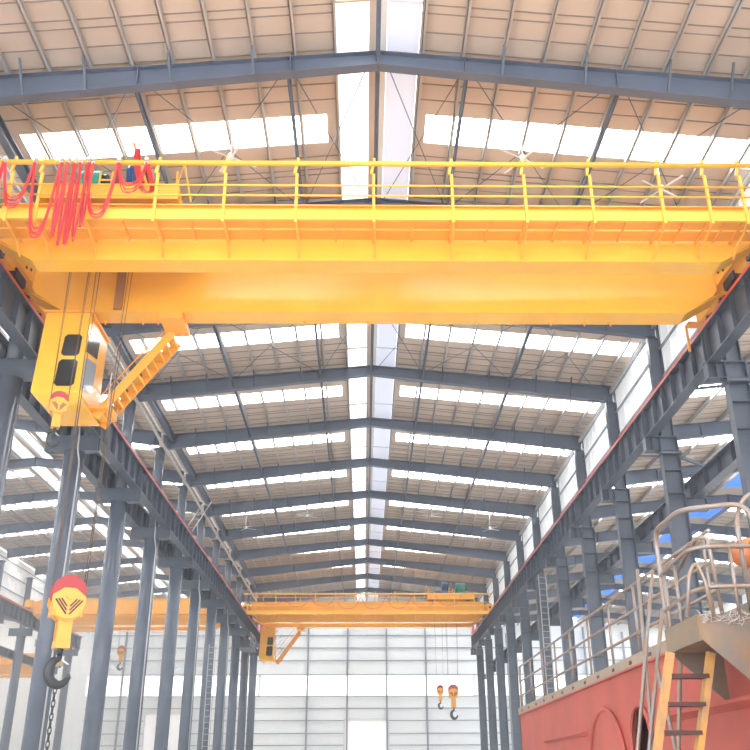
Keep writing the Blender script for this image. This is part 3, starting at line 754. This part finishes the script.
# ship guard rails along the deck edge
posts_y = [10.7, 9.4, 8.1, 6.8, 5.5, 4.2, 2.9, 1.6, .3, -1.0]
rl = thing('guard_rail', 'long three-bar rusty tube guard rail along the ship deck edge', 'railing', (HX, 10, DZ))
for y in posts_y:
    bm = nb(); tube(bm, [(.05, y, .06), (.05, y, .92)], .018, 8); obj('rail_post', bm, M['tube'], rl)
for z in (.34, .63, .93):
    bm = nb(); tube(bm, [(.05, 10.7, z), (.05, -1.2, z)], .019, 8); obj('rail_bar', bm, M['tube'], rl)
bm = nb(); tube(bm, rpts([(.05, 10.7, .93), (.05, 10.78, .95), (.05, 10.85, .8), (.05, 10.8, .1)], .08), .018, 8); obj('rail_end', bm, M['tube'], rl)
rl2 = thing('guard_rail', 'farther tube guard rail on the opposite edge of the ship deck', 'railing', (HX+2.6, 10, DZ-.32))
for y in posts_y[:8]:
    bm = nb(); tube(bm, [(0, y, 0), (0, y, 1.2)], .018, 8); obj('rail_post', bm, M['tube'], rl2)
for z in (.5, .85, 1.2):
    bm = nb(); tube(bm, [(0, 10.7, z), (0, -1.2, z)], .019, 8); obj('rail_bar', bm, M['tube'], rl2)
# boarding platform bracketed off the hull
PX, PYN, PYF = 2.87, 7.84, 8.74
pf = thing('boarding_platform', 'rusty steel boarding platform bracketed off the ship side above the ladder', 'platform', (HX, PYN, 2.7))
def Q(x, y, z): return (x-HX, y-PYN, z-2.7)
bm = nb(); hexa(bm, [Q(PX,PYN,2.68), Q(HX-.03,PYN,2.68), Q(HX-.03,PYF,2.68), Q(PX,PYF,2.68), Q(PX,PYN,2.72), Q(HX-.03,PYN,2.72), Q(HX-.03,PYF,2.72), Q(PX,PYF,2.72)]); obj('platform_floor', bm, M['plate'], pf)
bm = nb(); box(bm, PX-HX-.015, PX-HX, 0, PYF-PYN, -.03, .19); obj('edge_plate', bm, M['plate'], pf)
for y in (0, PYF-PYN-.015):
    bm = nb(); prism(bm, [(PX-HX, .19), (-.03, .19), (-.03, -.48), (PX-HX, -.02)], 'y', y-.008, y+.008); obj('bracket_plate', bm, M['plate'], pf)
bm = nb()
for k in range(38):                                     # scraps of white wire along the front edge
    a = random.uniform(-.5, -.05); h = random.uniform(.14, .22)
    tube(bm, [(a, -.02, h), (a+random.uniform(-.06,.06), -.035, h+random.uniform(-.06,.03)), (a+random.uniform(-.09,.09), -.02, h+random.uniform(-.08,.04))], .003, 4)
obj('wire_wrap', bm, M['purlin'], pf)
# tubular cage rail of the platform
pr = thing('platform_rail', 'bent rusty tube guard rail with rounded corners standing on the boarding platform', 'railing', (HX, PYN, 2.9))
def T(nm, pts, r=.022, rad=.12):
    bm = nb(); tube(bm, rpts([(x-HX, y-PYN, z-2.9) for x, y, z in pts], rad), r, 10); obj(nm, bm, M['tube'], pr)
T('top_loop', [(2.88, 8.70, 2.72), (2.88, 8.72, 3.30), (2.88, 8.72, 3.84), (2.88, 7.95, 3.84), (3.4, 7.72, 3.84), (3.42, 7.5, 3.2), (3.42, 7.5, 2.75)], .024, .16)
T('mid_loop', [(2.88, 8.70, 3.40), (2.88, 7.92, 3.46), (3.0, 7.82, 3.47), (3.75, 7.82, 3.48)], .02)
T('low_loop', [(2.88, 8.70, 3.06), (2.88, 7.95, 3.10), (3.0, 7.82, 3.12), (3.75, 7.82, 3.13)], .02)
T('inner_loop', [(2.95, 8.4, 3.38), (2.98, 7.9, 3.57), (3.05, 7.84, 3.56), (3.08, 7.84, 2.88)], .018)
T('arch_loop', [(2.76, 7.80, 2.86), (2.83, 7.80, 3.24), (2.90, 7.80, 3.33), (2.95, 7.80, 3.2), (2.99, 7.80, 2.86)], .016)
T('rail_post', [(2.88, 8.62, 2.72), (2.88, 8.62, 3.4)], .018); T('rail_post', [(2.88, 8.3, 2.72), (2.88, 8.3, 3.42)], .016)
T('rail_post', [(3.22, 7.82, 2.88), (3.22, 7.82, 3.47)], .016)
T('side_loop', [(3.36, 7.9, 2.9), (3.34, 7.85, 3.75), (3.45, 7.8, 3.95), (3.9, 7.8, 3.98)], .022)
# ladder with treads leaning on the platform
ld = thing('steel_ladder', 'orange-primed steel ladder with dark treads leaning against the boarding platform', 'ladder', (2.7, 8.4, 1.0))
def LP(x, y, z): return (x-2.7, y-8.4, z-1.0)
def lad(t, w):                                          # point down the ladder: t in metres, w across
    return Vector(LP(2.705+w*.36-.235*t*.80, 8.2+.12*t, 2.62-.80*t))
for w in (0, 1):
    bm = nb(); cbar(bm, lad(0, w), lad(3.25, w), .055, .10, (0,1,0)); obj('side_rail', bm, M['ladder'], ld)
for i in range(11):
    bm = nb(); p, q = lad(.23+.285*i, .06), lad(.23+.285*i, .96); bar(bm, p, q, .14, .035); obj('tread', bm, M['tread'], ld)
# loose scaffold tubes propped on the rails
props = [((3.06, 9.5, 3.62), (2.30, 9.5, .05), 'leaning from the platform rail down to the left'), ((3.08, 9.4, 3.20), (2.35, 9.4, .05), 'crossing the tube behind, second from left'),
         ((2.93, 9.6, 3.65), (2.72, 9.3, .05), 'nearly upright, with its foot to the right'), ((3.02, 8.85, 2.72), (2.6, 8.9, .05), 'behind the ladder, leaning left'), ((2.80, 8.95, 2.60), (3.1, 9.0, .05), 'behind the ladder, leaning right')]
for a, b, w in props:
    bm = nb(); tube(bm, [a, b], .02, 8); tag(obj('scaffold_tube', bm, M['tube']), f"thin rusty scaffold tube {w}", 'scaffold tube', 'propped scaffold tubes')
bm = nb(); tube(bm, rpts([(2.93, 9.62, 4.05), (2.93, 9.6, 3.6), (2.95, 9.5, 3.0), (2.95, 9.5, 2.95)], .2), .02, 8)
# rusty orange vent shell on the deck
vt = thing('vent_shell', 'round rust-orange ventilator shell beside the platform rail at the right edge', 'ventilator', (3.86, 9.0, DZ-.32))
bm = nb(); tube(bm, [(0,0,0), (0,0,.95)], .05, 12); obj('stem', bm, M['tube'], vt)
bm = nb()
n = 24; prof = [(.145,.0),(.15,.08),(.135,.17),(.09,.235),(.03,.26)]
rings = []
for r, h in prof:
    rings.append([bm.verts.new((-h+.12, r*math.cos(2*math.pi*k/n), 1.06+r*math.sin(2*math.pi*k/n))) for k in range(n)])
for i in range(len(rings)-1):
    for k in range(n): bm.faces.new([rings[i][k], rings[i][(k+1)%n], rings[i+1][(k+1)%n], rings[i+1][k]]).smooth = True
bm.faces.new(rings[-1]); 
o = obj('bell', bm, M['rust'], vt); sm = o.modifiers.new('thick', 'SOLIDIFY'); sm.thickness = .012
bm = nb(); tube(bm, [(-.1,0,1.06), (.22,0,1.06)], .06, 16); tube(bm, [(.16,0,1.06), (.22,0,1.06)], .10, 20); obj('flange', bm, M['rust'], vt); vt.rotation_euler = (0, 0, math.radians(-48))

# ---------------------------------------------------------------- knee braces near the right columns, ladders at the left columns
for k, w in ((5, 'nearest right column'), (6, 'second right column')):
    t = thing('knee_brace', f"dark angled brace frame fixed beside the {w} under its runway girder", 'brace', (XR, F[k], 11.6), 'knee braces')
    bm = nb(); cbar(bm, (-.2, .2, .0), (-.5, 1.6, .5), .08, .08); cbar(bm, (.3, -.25, -.2), (1.6, -.25, -.75), .09, .09); cbar(bm, (.3, -.25, -.75), (1.6, -.25, -.75), .07, .07); obj('brace_bar', bm, M['steel'], t)
    bm = nb(); box(bm, -.35, .35, -.25, .25, -.05, .03); obj('brace_plate', bm, M['steel'], t)
def cat_ladder(x, y, z0, z1, lean, label):
    t = thing('access_ladder', label, 'ladder', (x, y, z0)); H = z1-z0
    for s in (-.2, .2):
        bm = nb(); tube(bm, [(s, 0, 0), (s+lean, 0, H)], .025, 6); obj('side_rail', bm, M['purlin'], t)
    n = int(H/.32)
    for i in range(n):
        u = (i+.5)/n; bm = nb(); tube(bm, [(-.2+lean*u, 0, H*u), (.2+lean*u, 0, H*u)], .014, 6); obj('rung', bm, M['purlin'], t)
cat_ladder(-9.0, 55.5, 0, 9.0, 0, 'pale steel access ladder standing between the left columns')
cat_ladder(-9.05, 45.6, 13.3, 14.9, .9, 'short white ladder leaning above the left runway')
cat_ladder(9.9, 50.0, 0, 12.0, 0, 'pale steel access ladder standing between the right columns')
# rail landing at the far crane cab
t = thing('maintenance_landing', 'grey railed landing beneath the left runway near the far crane cab', 'landing', (-9.37, 70.63, 10.6))
bm = nb(); box(bm, 0, 1.1, -1.5, 1.5, 0, .06); obj('landing_deck', bm, M['steel'], t)
bm = nb()
for y in (-1.5, -.5, .5, 1.5): tube(bm, [(.95, y, .06), (.95, y, 1.1)], .02, 6)
for z in (.6, 1.1): tube(bm, [(.95, -1.5, z), (.95, 1.5, z)], .02, 6)
obj('landing_rail', bm, M['purlin'], t)

# thin dust haze filling the halls; denser left part added in place of lens-flare softness
for nm, dens, x0, x1, lab in (('haze', .0022, -9.95, 29.8, 'thin pale dusty haze filling the main hall and right hall'), ('haze', .009, -44.9, -9.97, 'denser bluish white haze added in the left hall for lens-flare softness')):
    hm = bpy.data.materials.new('dust_flare_haze'); hm.use_nodes = True; nt = hm.node_tree; nt.nodes.clear()
    ou = nt.nodes.new('ShaderNodeOutputMaterial'); vs = nt.nodes.new('ShaderNodeVolumeScatter')
    vs.inputs['Color'].default_value = (.94, .97, 1, 1); vs.inputs['Density'].default_value = dens; vs.inputs['Anisotropy'].default_value = .2
    nt.links.new(vs.outputs[0], ou.inputs['Volume'])
    bm = nb(); box(bm, x0, x1, YS+.2, YE-.5, .02, 15.9)
    o = obj(nm, bm, hm); tag(o, lab, 'haze', None, 'stuff')
